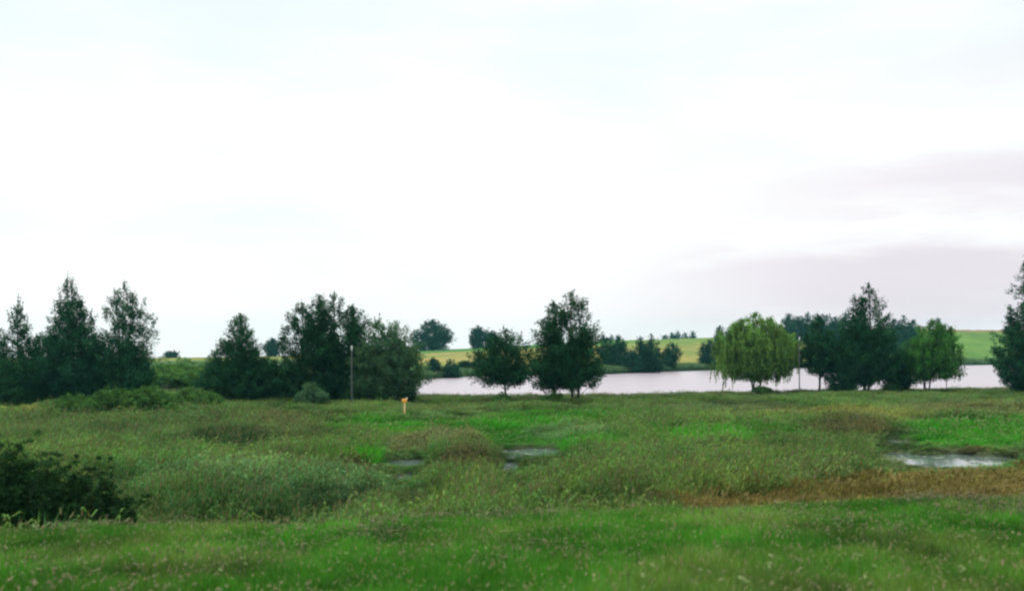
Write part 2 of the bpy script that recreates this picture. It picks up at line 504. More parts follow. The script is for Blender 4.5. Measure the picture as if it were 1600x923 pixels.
def make_shrub(name, u, d, ytop, wpx, label, cat='shrub', group=None, mat=None, leaf=.2, n=9000, depth=.8, seed=1, clump=.45,
               base=0, flat=.7, stems=14, lobes=7, drop=0.0, even=.72, sprouts=0):
    """a many-stemmed bush: stems fanning from the ground, leaf clumps filling an uneven dome"""
    rg = np.random.default_rng(seed * 37 + 11)
    mat = mat or M_SHRUB
    x0 = (u - 800) / FPX * d; z0 = float(terr(x0, d)) - .06 - drop
    H = max(.6, (HOR - ytop) / FPX * d - z0)
    Rx = wpx * .5 / FPX * d; Ry = Rx * depth
    root = empty(name, (x0, d, z0)); tag(root, label, cat, group)
    # uneven dome made of lobes
    lob = []
    for k in range(lobes):
        a = rg.uniform(0, 6.283); r = math.sqrt(rg.random()) * .72
        hh = H * (1 - (1.15 - even) * r ** 1.5) * rg.uniform(even, 1.0)
        lob.append((math.cos(a) * r * Rx, math.sin(a) * r * Ry, hh, rg.uniform(.34, .55)))
    lob.append((0, 0, H, .5))
    nc = max(30, int(n / 40)); C = []; O = []
    for k in range(nc):
        lx, ly, lh, lr = lob[rg.integers(len(lob))]
        v = unit(rg.normal(size=3)); v[2] = abs(v[2]) if rg.random() < .75 else v[2] * .6
        f = rg.random() ** .3
        p = np.array([lx + v[0] * lr * Rx * f, ly + v[1] * lr * Ry * f, lh * .5 + v[2] * lh * .5 * f])
        C.append(p); O.append(v)
    for k in range(sprouts):          # thin shoots sticking out of the dome
        c = C[rg.integers(nc)]; o_ = unit(np.array([c[0] / Rx * .6, c[1] / Ry * .6, .9]) + rg.normal(scale=.25, size=3)); ln = H * rg.uniform(.12, .3)
        if c[2] < H * .35: continue
        for q in range(4): C.append(c + o_ * ln * q / 3); O.append(o_)
    C = np.array(C); O = np.array(O); nd = nc; nc = len(C)
    C[:, 2] = np.maximum(C[:, 2], .12)
    idx = np.repeat(np.arange(nc), max(4, n // nd))
    off = unit(rg.normal(size=(len(idx), 3))) * rg.random((len(idx), 1)) ** .5
    off[:, 2] *= flat
    cr = clump * rg.uniform(.6, 1.35, nc); cr[nd:] *= .5
    P = C[idx] + off * cr[idx][:, None]
    P[:, 2] = np.maximum(P[:, 2], .04)
    N = unit(rg.normal(size=P.shape) * .8 + O[idx] * .6 + off * .5 + np.array([0, 0, .4]))
    global rng
    rng = rg
    V, F = leaves(P, leaf * rg.uniform(.6, 1.35, len(P)), N, .5)
    ct = (1 + rg.normal(scale=.24, size=nc)).clip(.45, 1.7)
    tn = ct[idx] * (1 + rg.normal(scale=.18, size=len(idx))).clip(.5, 1.6)
    hue = rg.normal(scale=.08, size=nc)[idx]
    tint = np.repeat(np.stack([tn * (1 + hue), tn, tn * (1 - hue)], -1), 4, 0)
    tb = []
    for k in range(stems):
        c = C[rg.integers(nc)] * .95; b0 = np.array([c[0] * .3, c[1] * .3, 0])
        m = (b0 + c) / 2 + np.array([0, 0, .1 * H])
        tb.append((np.stack([b0, m, c]), np.array([.035, .025, .01]) * max(1, H / 3)))
    Vt, Ft = tubes(tb)
    mesh_obj('stems', Vt, Ft, [M_BARK], parent=root, smooth_shade=True)
    mesh_obj('foliage', V, F, [mat], parent=root, tint=tint)
    return root


# ------------------------------------------------------------------ trees on the near side of the lake
A = 'trees between the marsh and the lake'
def T(name, u, d, y, w, label, seed, **kw):
    make_tree(name, u, d, y, w, label, seed=seed, group=A, **kw)

T('birch_tree', -12, 128, 503, 66, 'birch cut off by the left edge, half hidden behind the spindly tree', 41, profile='column', mat=M_BIRCH, gap=.38)
T('birch_tree', 27, 126, 474, 92, 'thin-topped bluish tree, first from the left edge, with bare shoots on its tip', 1, profile='cone', mat=M_BIRCH, shoots=16, clumps=330, gap=.40, up=2.0)
T('alder_tree', 62, 131, 518, 64, 'short dark tree filling the gap beside the tallest left-hand tree', 2, profile='dome', clumps=260)
T('alder_tree', 113, 126, 434, 112, 'tall dense dark tree with a ragged pointed tip, at the left end of the shrubs', 3, profile='tall', mat=M_BIRCH, clumps=900,
  stems=((0, 0, 1), (-.2, .1, .985), (.3, -.1, .84)), clear=.03, gap=.2, shoots=5, up=2.0, lump=.15, clump=.48)
T('alder_tree', 194, 127, 440, 104, 'tall open-crowned tree with sky showing between its upright branches, right of the dense one', 4, profile='spire', mat=M_BIRCH,
  clumps=820, clear=.03, gap=.43, stems=((.0, 0, 1), (.22, .1, .93), (-.2, -.1, .9)), shoots=5, up=2.0, spray=2.1, clump=.46, lump=.26)
T('alder_tree', 376, 127, 487, 112, 'dark cone-shaped tree standing alone between the shrubs and the big clump', 5, profile='cone', clumps=680, clear=.02, gap=.16, asym=-.1, lump=.16)
T('alder_tree', 428, 128, 563, 60, 'low dark tree under the right flank of the cone-shaped tree', 6, profile='dome', clumps=220, clear=.02)
T('alder_tree', 472, 130, 467, 74, 'leftmost and shortest spire of the four tall trees behind the grey pole', 7, clumps=560, asym=-.12, gap=.36, lump=.16, profile='spire')
T('alder_tree', 499, 128, 457, 68, 'second spire from the left in the tall clump behind the grey pole', 8, clumps=520, gap=.36, lump=.16, profile='spire')
T('alder_tree', 522, 129, 453, 72, 'highest spire of the tall clump behind the grey pole', 9, clumps=540, gap=.36, lump=.16, profile='spire')
T('alder_tree', 552, 128, 472, 70, 'right-hand spire of the tall clump, touching the grey-green rounded tree', 10, clumps=520, asym=.1, gap=.34, lump=.16, profile='spire')
T('willow_tree', 607, 126, 499, 116, 'rounded grey-green tree with feathery top behind the yellow marker post', 11, profile='dome', mat=M_GREYWILLOW, clumps=900,
  stems=((-.30, 0, 1), (.16, .1, .99), (.46, -.1, .82)), clear=.04, shoots=7, gap=.1, up=1.6, tone=.24, leaf=.2, per=70, spray=1.8, lump=.08)
T('alder_tree', 790, 127, 514, 98, 'small spreading tree on a short trunk, left of the tall pair in the middle', 12, profile='dome', clumps=400,
  clear=.29, shoots=6, gap=.3, spray=1.9, up=.9, droop=.06)
T('alder_tree', 866, 124, 470, 76, 'slimmer left one of the tall pair in the middle', 13, clumps=480, clear=.16, gap=.40, profile='spire')
T('alder_tree', 897, 123, 454, 106, 'taller right one of the tall pair in the middle, on several thin stems', 14, clumps=760, clear=.17, profile='spire',
  stems=((-.08, 0, 1), (.26, .1, .93)), gap=.42, spray=2.0)
T('willow_tree', 1180, 156, 487, 134, 'light yellow-green weeping willow with trailing skirts in front of the water', 15, profile='fan', mat=M_WILLOW, clumps=900,
  clear=.22, stems=((0, 0, 1), (-.30, .1, .93), (.30, .1, .95)), weep=400, gap=.30, wlen=(.12, .30), leaf=.25, per=52, clump=.62, up=.4, tone=.26, lump=.06, spray=1.3)
T('alder_tree', 1280, 155, 494, 64, 'slim dark tree on one bare thin trunk beside the right-hand pole', 16, profile='column', clumps=330, clear=.29, leaf=.26)
T('alder_tree', 1356, 155, 438, 116, 'big dark tree with a pointed crown, tallest of those standing on the right shore', 17, profile='tall', clumps=860, clear=.12,
  stems=((.02, 0, 1), (-.3, .1, .87)), clump=.58, leaf=.26, gap=.37, spray=1.9)
T('alder_tree', 1316, 153, 552, 42, 'low dark tree at the left foot of the big pointed tree', 18, profile='dome', clumps=260, clear=.02, leaf=.25)
T('alder_tree', 1403, 156, 545, 46, 'low dark tree between the big pointed tree and the bright willow', 19, profile='dome', clumps=260, clear=.14, leaf=.25)
T('willow_tree', 1447, 156, 499, 100, 'mid-green willow leaning right over the water on a single pale trunk', 20, profile='dome',
  mat=leaf_material('fresh_willow_leaves', (.050, .150, .026), trans=.35), clumps=640, clear=.24, lean=(.08, 0), weep=170, wlen=(.06, .16), leaf=.24, clump=.58, gap=.2, up=.7, bark=M_PALEBARK,
  stems=((0, 0, 1), (.34, .1, .96), (-.3, 0, .8)), lump=.14)
T('birch_tree', 1604, 150, 394, 100, 'tall birch cut off by the right edge', 21, profile='tall', mat=M_BIRCH, clumps=1000, clear=.05,
  stems=((0, 0, 1), (-.5, 0, .64)), bark=M_PALEBARK, up=.8, gap=.34)
T('sapling', 1479, 160, 576, 12, 'thin sapling with a tuft of leaves standing at the water edge right of the willow', 22, cat='sapling', profile='round', clumps=9, clear=.3,
  clump=.25, per=26, leaf=.16, limbs=4)
T('alder_tree', 152, 133, 540, 70, 'low dark tree between the two tallest left-hand trees', 31, profile='dome', mat=M_BIRCH, clumps=280, clear=.02)
T('alder_tree', 212, 130, 556, 46, 'low dark tree at the right foot of the open-crowned tree', 32, profile='dome', clumps=200, clear=.02)
T('alder_tree', 20, 122, 552, 90, 'low dark tree in the left corner under the spindly tree', 33, profile='dome', clumps=330, clear=.02)
# ------------------------------------------------------------------ shrubs
S = 'shrubs in the marsh'
make_shrub('willow_shrub', 0, 29, 676, 300, 'large very dark bush at the left edge behind the mown grass', mat=M_DARKSHRUB, n=75000, leaf=.08, clump=.26, seed=1, group=S, depth=.5, lobes=22, stems=60, even=.80, sprouts=130)
make_shrub('willow_shrub', 168, 30, 738, 80, 'low dark bush at the right flank of the large dark one', mat=M_DARKSHRUB, n=15000, leaf=.08, clump=.22, sprouts=40, seed=2, group=S, depth=.6)
for i, (u, y, w, lb) in enumerate([(112, 614, 100, 'low green bush at the left end of the shrub row under the tall trees'),
                                   (180, 602, 110, 'rounded green bush, second in the shrub row under the tall trees'),
                                   (238, 599, 116, 'rounded green bush, third in the shrub row, below the gap in the trees'),
                                   (300, 602, 108, 'rounded green bush at the right end of the shrub row by the cone-shaped tree')]):
    make_shrub('willow_shrub', u, 104 + i * 2, y, w, lb, n=14000, leaf=.18, clump=.42, seed=10 + i, lobes=9, group=S)
make_shrub('willow_shrub', 484, 118, 596, 68, 'leafy green bush in front of the tall clump, left of the grey pole', mat=M_GREYWILLOW, n=8000, seed=20, group=S)
make_shrub('willow_shrub', 572, 121, 598, 70, 'dark bush at the foot of the rounded tree, just right of the grey pole', mat=M_DARKSHRUB, n=8000, seed=21, group=S)
make_shrub('willow_shrub', 638, 124, 590, 34, 'dark upright bush behind the yellow marker post', mat=M_DARKSHRUB, n=5000, seed=22, group=S)
make_shrub('willow_shrub', 784, 121, 612, 40, 'small round bush at the foot of the small spreading tree', n=4000, seed=23, group=S)
make_shrub('willow_shrub', 868, 120, 611, 46, 'small bush at the feet of the tall pair in the middle', n=4500, seed=24, group=S)
make_shrub('willow_shrub', 1192, 150, 600, 36, 'small bush at the foot of the weeping willow', n=3500, seed=25, group=S)
make_shrub('willow_shrub', 1390, 151, 596, 30, 'dark bush between the stems right of the big pointed tree', mat=M_DARKSHRUB, n=5000, seed=26, group=S)
for i, (u, d, y, w, lb) in enumerate([(252, 178, 556, 76, 'mid-green bush behind the shrub row, touching the open-crowned tree'),
                                      (288, 184, 553, 80, 'mid-green bush behind the shrub row, middle of the three'),
                                      (326, 180, 557, 76, 'mid-green bush behind the shrub row, half covered by the cone-shaped tree'),
                                      (268, 165, 572, 84, 'lower mid-green bush in front of two taller ones behind the shrub row'),
                                      (310, 166, 571, 84, 'lower mid-green bush left of the cone-shaped tree, behind the shrub row')]):
    make_shrub('hedge_bush', u, d, y, w, lb, n=14000, leaf=.24, clump=.5, seed=30 + i, group='bushes behind the shrub row', mat=M_HEDGE, lobes=9)

# ------------------------------------------------------------------ trees across the water
B = 'trees on the far side of the lake'
def far_tree(u, d, ytop, wpx, label, profile='round', seed=1, br=60, mat=None, name='distant_tree', clear=.04, group=B, **kw):
    make_tree(name, u, d, ytop, wpx * 1.08, label, group=group, profile=profile, mat=mat or M_FAR, clumps=int(br * 3.2), seed=seed, clear=clear,
              leaf=d * .0015, clump=d * .0026, per=24, limbs=8, **kw)

far_tree(676, 590, 499, 58, 'big dark round tree alone on the hill crest, left of the field', 'dome', 51, 150, gap=.15, lump=.1)
far_tree(747, 592, 509, 27, 'upright tree on the hill crest behind the small spreading tree', 'round', 52, 60)
far_tree(768, 594, 517, 20, 'smaller tree on the crest, right beside the upright one', 'round', 53, 40)
far_tree(425, 560, 529, 22, 'lone hazy tree seen in the gap right of the cone-shaped tree', 'round', 54, 50)
far_tree(268, 560, 551, 16, 'tiny far bush on the skyline at the left', 'dome', 55, 20)
far_tree(677, 268, 560, 21, 'small round tree by the far bank, left of two', 'dome', 56, 60)
far_tree(704, 270, 562, 27, 'small round tree by the far bank, right of two', 'dome', 57, 60)
for i, (u, y, w) in enumerate([(727, 564, 26), (747, 560, 30), (768, 562, 30)]):
    far_tree(u, 300, y, w, 'bush of the hedge running along the far bank behind the small spreading tree', 'dome', 58 + i, 50, name='hedge_bush', cat='bush', group='hedge bushes along the far bank')
far_tree(950, 340, 527, 34, 'rounded dark tree at the left end of the far-bank group right of the tall pair', 'dome', 65, 80)
far_tree(968, 344, 525, 30, 'second dark tree from the left in the far-bank group', 'dome', 66, 80)
far_tree(1002, 342, 525, 32, 'third dark tree of the far-bank group, with a narrow top', 'tall', 67, 80)
far_tree(1018, 338, 521, 32, 'tallest dark tree of the far-bank group', 'tall', 68, 90)
far_tree(985, 334, 548, 30, 'low bush in the middle of the far-bank group', 'dome', 69, 50, cat='bush', name='distant_bush')
far_tree(1042, 362, 535, 26, 'small tree leaning right, apart from the far-bank group', 'round', 70, 60, lean=(.22, 0))
far_tree(1108, 392, 530, 26, 'dark tree on the far bank at the left side of the weeping willow', 'dome', 71, 70)
far_tree(1124, 480, 508, 20, 'slim tree on the slope rising behind the left side of the weeping willow', 'column', 72, 50)
far_tree(1141, 485, 511, 26, 'tree on the slope just above the weeping willow, left of its top', 'round', 73, 50)
far_tree(1162, 490, 506, 30, 'tree mostly hidden by the left half of the weeping willow', 'round', 74, 50)
W = 'trees of the wood on the right hill'
for i, (u, y, w) in enumerate([(1232, 490, 26), (1247, 494, 26), (1262, 489, 28), (1278, 490, 28), (1292, 491, 26), (1306, 494, 26), (1322, 490, 28), (1342, 494, 28)]):
    far_tree(u, 560 + (i * 37) % 30, y, w, 'tree of the dark wood on the hill behind the slim thin-trunked tree', 'round', 80 + i, 50, group=W)
for i, (u, y, w) in enumerate([(1396, 497, 30), (1412, 493, 30), (1426, 499, 24)]):
    far_tree(u, 540 + 8 * i, y, w, 'hill tree showing right of the big pointed tree, above the leaning willow', 'dome', 90 + i, 60, group=W)
far_tree(1466, 545, 497, 36, 'dark pointed hill tree peeping out above the leaning willow', 'cone', 95, 60, group=W)
K = 'hazy trees on the far skyline'
for i, (u, y, w) in enumerate([(942, 524, 16), (955, 523, 18), (966, 525, 14)]):
    far_tree(u, 900, y, w, 'hazy skyline tree just above the far-bank group', 'dome', 100 + i, 30, group=K)
for i, (u, y, w) in enumerate([(1040, 523, 12), (1049, 520, 15), (1059, 519, 15), (1070, 520, 15), (1083, 518, 11)]):
    far_tree(u, 900 + 6 * i, y, w, 'hazy skyline tree between the far-bank group and the weeping willow', 'dome', 110 + i, 30, group=K)

# ------------------------------------------------------------------ posts
M_CONC = paint_material('weathered_concrete', (.06, .07, .065))
M_CERAM = paint_material('pale_ceramic', (.62, .64, .62), .3, .1)
M_YELLOW = paint_material('yellow_enamel', (.85, .40, .07), .5, .15)
M_PALEYEL = paint_material('faded_yellow_enamel', (.72, .50, .22), .55, .2)
M_WHITE = paint_material('white_enamel', (.75, .75, .66), .4, .1)


def box(cx, cy, cz, sx, sy, sz, bev=.0):
    """bevelled box as vertex/face arrays (chamfered vertical edges)"""
    b = bev or min(sx, sy) * .12
    ring = [(-sx / 2 + b, -sy / 2), (sx / 2 - b, -sy / 2), (sx / 2, -sy / 2 + b), (sx / 2, sy / 2 - b), (sx / 2 - b, sy / 2), (-sx / 2 + b, sy / 2), (-sx / 2, sy / 2 - b), (-sx / 2, -sy / 2 + b)]
    lev = [(-sz / 2, .9), (-sz / 2 + b, 1), (sz / 2 - b, 1), (sz / 2, .9)]
    V = [(cx + x * k, cy + y * k, cz + z) for z, k in lev for x, y in ring]
    F = []
    for q in range(3):
        for j in range(8): F.append((q * 8 + j, q * 8 + (j + 1) % 8, q * 8 + 8 + (j + 1) % 8, q * 8 + 8 + j))
    for o in (0, 24): F += [(o, o + 1, o + 2, o + 3), (o, o + 3, o + 4, o + 7), (o + 4, o + 5, o + 6, o + 7)]
    return np.array(V), np.array(F)


def join(*parts):
    Vs, Fs, o = [], [], 0
    for V, F in parts:
        Vs.append(V); Fs.append(np.asarray(F) + o); o += len(V)
    return np.vstack(Vs), np.vstack(Fs)


def lathe(prof, sides=12, c=(0, 0, 0)):
    P = np.array([(c[0], c[1], c[2] + z) for r, z in prof], float); rad = np.array([r for r, z in prof])
    a = np.arange(sides) / sides * 2 * np.pi
    V = P[:, None] + np.stack([np.cos(a), np.sin(a), a * 0], -1)[None] * rad[:, None, None]
    n = len(P); i = np.arange(n - 1)[:, None] * sides; j = np.arange(sides)[None]; j2 = (j + 1) % sides
    return V.reshape(-1, 3), np.stack([i + j, i + j2, i + sides + j2, i + sides + j], -1).reshape(-1, 4)


def make_pole(u, d, ytop, label, group):
    x = (u - 800) / FPX * d; z = float(terr(x, d)) - .3
    H = (HOR - ytop) / FPX * d - z
    r = empty('utility_pole', (x, d, z)); tag(r, label, 'pole', group)
    V, F = lathe([(.10, 0), (.095, .4), (.07, H - .62), (.065, H - .6)], 10)
    mesh_obj('mast', V, F, [M_CONC], parent=r, smooth_shade=True)
    V, F = lathe([(.05, 0), (.05, .14), (.10, .15), (.11, .28), (.075, .30), (.085, .38), (.11, .40), (.10, .52), (.05, .58), (.001, .60)], 10, (0, 0, H - .6))
    mesh_obj('insulator', V, F, [M_CERAM], parent=r, smooth_shade=True)


make_pole(549.5, 117, 540, 'thin grey pole in front of the tall tree clump, left of the yellow marker', 'thin grey line poles')
make_pole(1249, 148, 526, 'thin grey pole between the weeping willow and the slim dark tree', 'thin grey line poles')

d = 99; x = (632 - 800) / FPX * d; z = float(terr(x, d)) - .15
mk = empty('marker_post', (x, d, z), R(8)); tag(mk, 'yellow T-shaped marker post standing in the green grass before the rounded tree', 'marker post')
top = (HOR - 622) / FPX * d - z
V, F = box(0, 0, (top - .40) / 2, .17, .13, top - .40); mesh_obj('post', V, F, [M_PALEYEL], parent=mk)
V, F = box(0, -.02, top - .22, .50, .16, .36); mesh_obj('marker_plate', V, F, [M_YELLOW], parent=mk)
V, F = lathe([(.06, 0), (.07, .02), (.07, .09), (.05, .12), (.001, .13)], 10, (.22, 0, top - .045)); mesh_obj('cap', V, F, [M_WHITE], parent=mk)

# ------------------------------------------------------------------ grass, reeds and flowers (countless: one object per kind)
PROTO = {}


def clump_mesh(name, n, rad, h, w, bend, seed, mat, plume=0, plume_len=.22, plume_w=.05, leafy=0, spread=.25, hvar=.35, wind=(.25, 0)):
    """one tuft: n curved blades; a share of them carry a plume; optional side leaves"""
    rg = np.random.default_rng(seed)
    V = []; F = []; tone = []; pl = []
    for k in range(n):
        a = rg.uniform(0, 6.283); r = rad * math.sqrt(rg.random())
        b = np.array([math.cos(a) * r, math.sin(a) * r, 0])
        a2 = rg.uniform(0, 6.283)
        hh = h * rg.uniform(1 - hvar, 1.08)
        ln = np.array([math.cos(a2), math.sin(a2)]) * spread * rg.random() + np.array(wind) * rg.uniform(.3, 1)
        cv = bend * rg.uniform(.3, 1)
        side = np.array([-math.sin(a2 + .6), math.cos(a2 + .6), 0]) * w * rg.uniform(.6, 1.3) * .5
        t0 = rg.uniform(.6, 1.4); hu = rg.normal(scale=.1)
        tn = (t0 * (1 + hu), t0, t0 * (1 - hu))
        segs = 3; o = len(V)
        pts = []
        for q in range(segs + 1):
            f = q / segs
            p = b + np.array([ln[0], ln[1], 0]) * hh * (f + cv * f * f) + np.array([0, 0, hh * (f - .32 * cv * f * f * f)])
            pts.append(p); ww = 1 - .85 * f ** 1.5
            V += [p - side * ww, p + side * ww]; tone += [tn, tn]; pl += [0, 0]
        for q in range(segs): F.append((o + 2 * q, o + 2 * q + 1, o + 2 * q + 3, o + 2 * q + 2))
        for q in range(leafy):
            f = rg.uniform(.25, .95); p = b + (pts[-1] - b) * f; a3 = rg.uniform(0, 6.283)
            dv = np.array([math.cos(a3) + wind[0] * 1.5, math.sin(a3), .55]); L = h * rg.uniform(.15, .32)
            sd = np.array([-math.sin(a3), math.cos(a3), 0]) * w * .8
            o = len(V); m = p + dv * L * .55; e = p + dv * L + np.array([0, 0, -L * .45])
            V += [p - sd * .6, p + sd * .6, m + sd, m - sd, e + sd * .15, e - sd * .15]; tone += [tn] * 6; pl += [0] * 6
            F += [(o, o + 1, o + 2, o + 3), (o + 3, o + 2, o + 4, o + 5)]
        if rg.random() < plume:
            e = pts[-1]; dr = unit(pts[-1] - pts[-2]) * np.array([1, 1, .9])
            pw = plume_w * rg.uniform(.6, 1.2); L = h * plume_len * rg.uniform(.7, 1.2)
            for q in range(2):
                a3 = rg.uniform(0, 6.283); sd = np.array([-math.sin(a3), math.cos(a3), 0]) * pw
                o = len(V)
                V += [e - dr * L * .3, e + dr * L * .25 + sd, e + dr * L, e + dr * L * .25 - sd]; tt = rg.uniform(.7, 1.3); tone += [(tt, tt, tt)] * 4; pl += [1] * 4
                F.append((o, o + 1, o + 2, o + 3))
    me = mesh_obj(name, V, F, [mat], extra={'plume': pl}, link=False)
    at = me.data.attributes.new('tone', 'FLOAT_COLOR', 'POINT')
    t = np.ones((len(V), 4), np.float32); t[:, :3] = np.array(tone); at.data.foreach_set('color', t.ravel())
    return me


def umbel_mesh(name, n, rad, h, seed, mats, head=.035):
    """several thin stalks with flat flower heads"""
    rg = np.random.default_rng(seed); V = []; F = []; mi = []
    for k in range(n):
        a = rg.uniform(0, 6.283); r = rad * math.sqrt(rg.random()); b = np.array([math.cos(a) * r, math.sin(a) * r, 0])
        hh = h * rg.uniform(.75, 1.15); top = b + np.array([rg.normal() * .08, rg.normal() * .08, hh])
        s = np.array([.004, 0, 0]); o = len(V)
        V += [b - s, b + s, top + s, top - s]; F.append((o, o + 1, o + 2, o + 3)); mi.append(0)
        for q in range(9):
            a = rg.uniform(0, 6.283); rr = head * math.sqrt(rg.random())
            c = top + np.array([math.cos(a) * rr, math.sin(a) * rr, rg.uniform(-.006, .01)]); z = head * rg.uniform(.3, .5)
            nn = unit(np.array([rg.normal() * .5, rg.normal() * .5 - .2, 1.])); ax = unit(np.cross(nn, np.array([1., .2, 0]))); bx = np.cross(nn, ax)
            o = len(V); V += [c - ax * z, c + bx * z, c + ax * z, c - bx * z]; F.append((o, o + 1, o + 2, o + 3)); mi.append(1)
    me = mesh_obj(name, V, F, mats, mat_idx=mi, link=False)
    at = me.data.attributes.new('tone', 'FLOAT_COLOR', 'POINT'); at.data.foreach_set('color', np.ones(len(V) * 4, np.float32))
    return me


def scatter(name, label, cat, P, scale, tint, protos, seed=0, tilt=.12, turn=6.283):
    """ONE object: a point cloud mesh whose geometry nodes grow a tuft on every point"""
    rg = np.random.default_rng(seed)
    n = len(P)
    col = bpy.data.collections.new(name + '_tufts')
    for p in protos: col.objects.link(p)
    me = bpy.data.meshes.new(name); me.vertices.add(n); me.vertices.foreach_set('co', np.asarray(P, np.float32).ravel())
    rot = np.stack([rg.normal(scale=tilt, size=n), rg.normal(scale=tilt, size=n), rg.uniform(-turn / 2, turn / 2, n)], -1).astype(np.float32)
    a = me.attributes.new('rot', 'FLOAT_VECTOR', 'POINT'); a.data.foreach_set('vector', rot.ravel())
    a = me.attributes.new('scl', 'FLOAT_VECTOR', 'POINT'); a.data.foreach_set('vector', np.asarray(scale, np.float32).ravel())
    a = me.attributes.new('tint', 'FLOAT_COLOR', 'POINT')
    t = np.ones((n, 4), np.float32); t[:, :3] = tint; a.data.foreach_set('color', t.ravel())
    a = me.attributes.new('pick', 'INT', 'POINT'); a.data.foreach_set('value', rg.integers(0, len(protos), n).astype(np.int32))
    o = bpy.data.objects.new(name, me); COL.objects.link(o)
    ng = bpy.data.node_groups.new(name + '_growth', 'GeometryNodeTree')
    ng.interface.new_socket('Geometry', in_out='INPUT', socket_type='NodeSocketGeometry')
    ng.interface.new_socket('Geometry', in_out='OUTPUT', socket_type='NodeSocketGeometry')
    N = ng.nodes; L = ng.links
    gi = N.new('NodeGroupInput'); go = N.new('NodeGroupOutput')
    m2p = N.new('GeometryNodeMeshToPoints'); ip = N.new('GeometryNodeInstanceOnPoints')
    ci = N.new('GeometryNodeCollectionInfo'); ci.inputs['Collection'].default_value = col
    ci.inputs['Separate Children'].default_value = True; ci.inputs['Reset Children'].default_value = True
    def attr(nm, ty):
        x = N.new('GeometryNodeInputNamedAttribute'); x.data_type = ty; x.inputs['Name'].default_value = nm
        return next(s for s in x.outputs if s.enabled and s.name == 'Attribute')
    L.new(gi.outputs[0], m2p.inputs[0]); L.new(m2p.outputs[0], ip.inputs['Points'])
    L.new(ci.outputs[0], ip.inputs['Instance']); ip.inputs['Pick Instance'].default_value = True
    L.new(attr('pick', 'INT'), ip.inputs['Instance Index'])
    e2r = N.new('FunctionNodeEulerToRotation'); L.new(attr('rot', 'FLOAT_VECTOR'), e2r.inputs[0]); L.new(e2r.outputs[0], ip.inputs['Rotation'])
    L.new(attr('scl', 'FLOAT_VECTOR'), ip.inputs['Scale'])
    L.new(ip.outputs[0], go.inputs[0])
    md = o.modifiers.new('growth', 'NODES'); md.node_group = ng
    tag(o, label, cat, kind='stuff')
    return o


# --- where things grow in the marsh: (x0, x1, y0, y1, colour, height factor, kind) in photograph pixels -> ground
def yq(d):
    return HOR + FPX * 5.75 / d


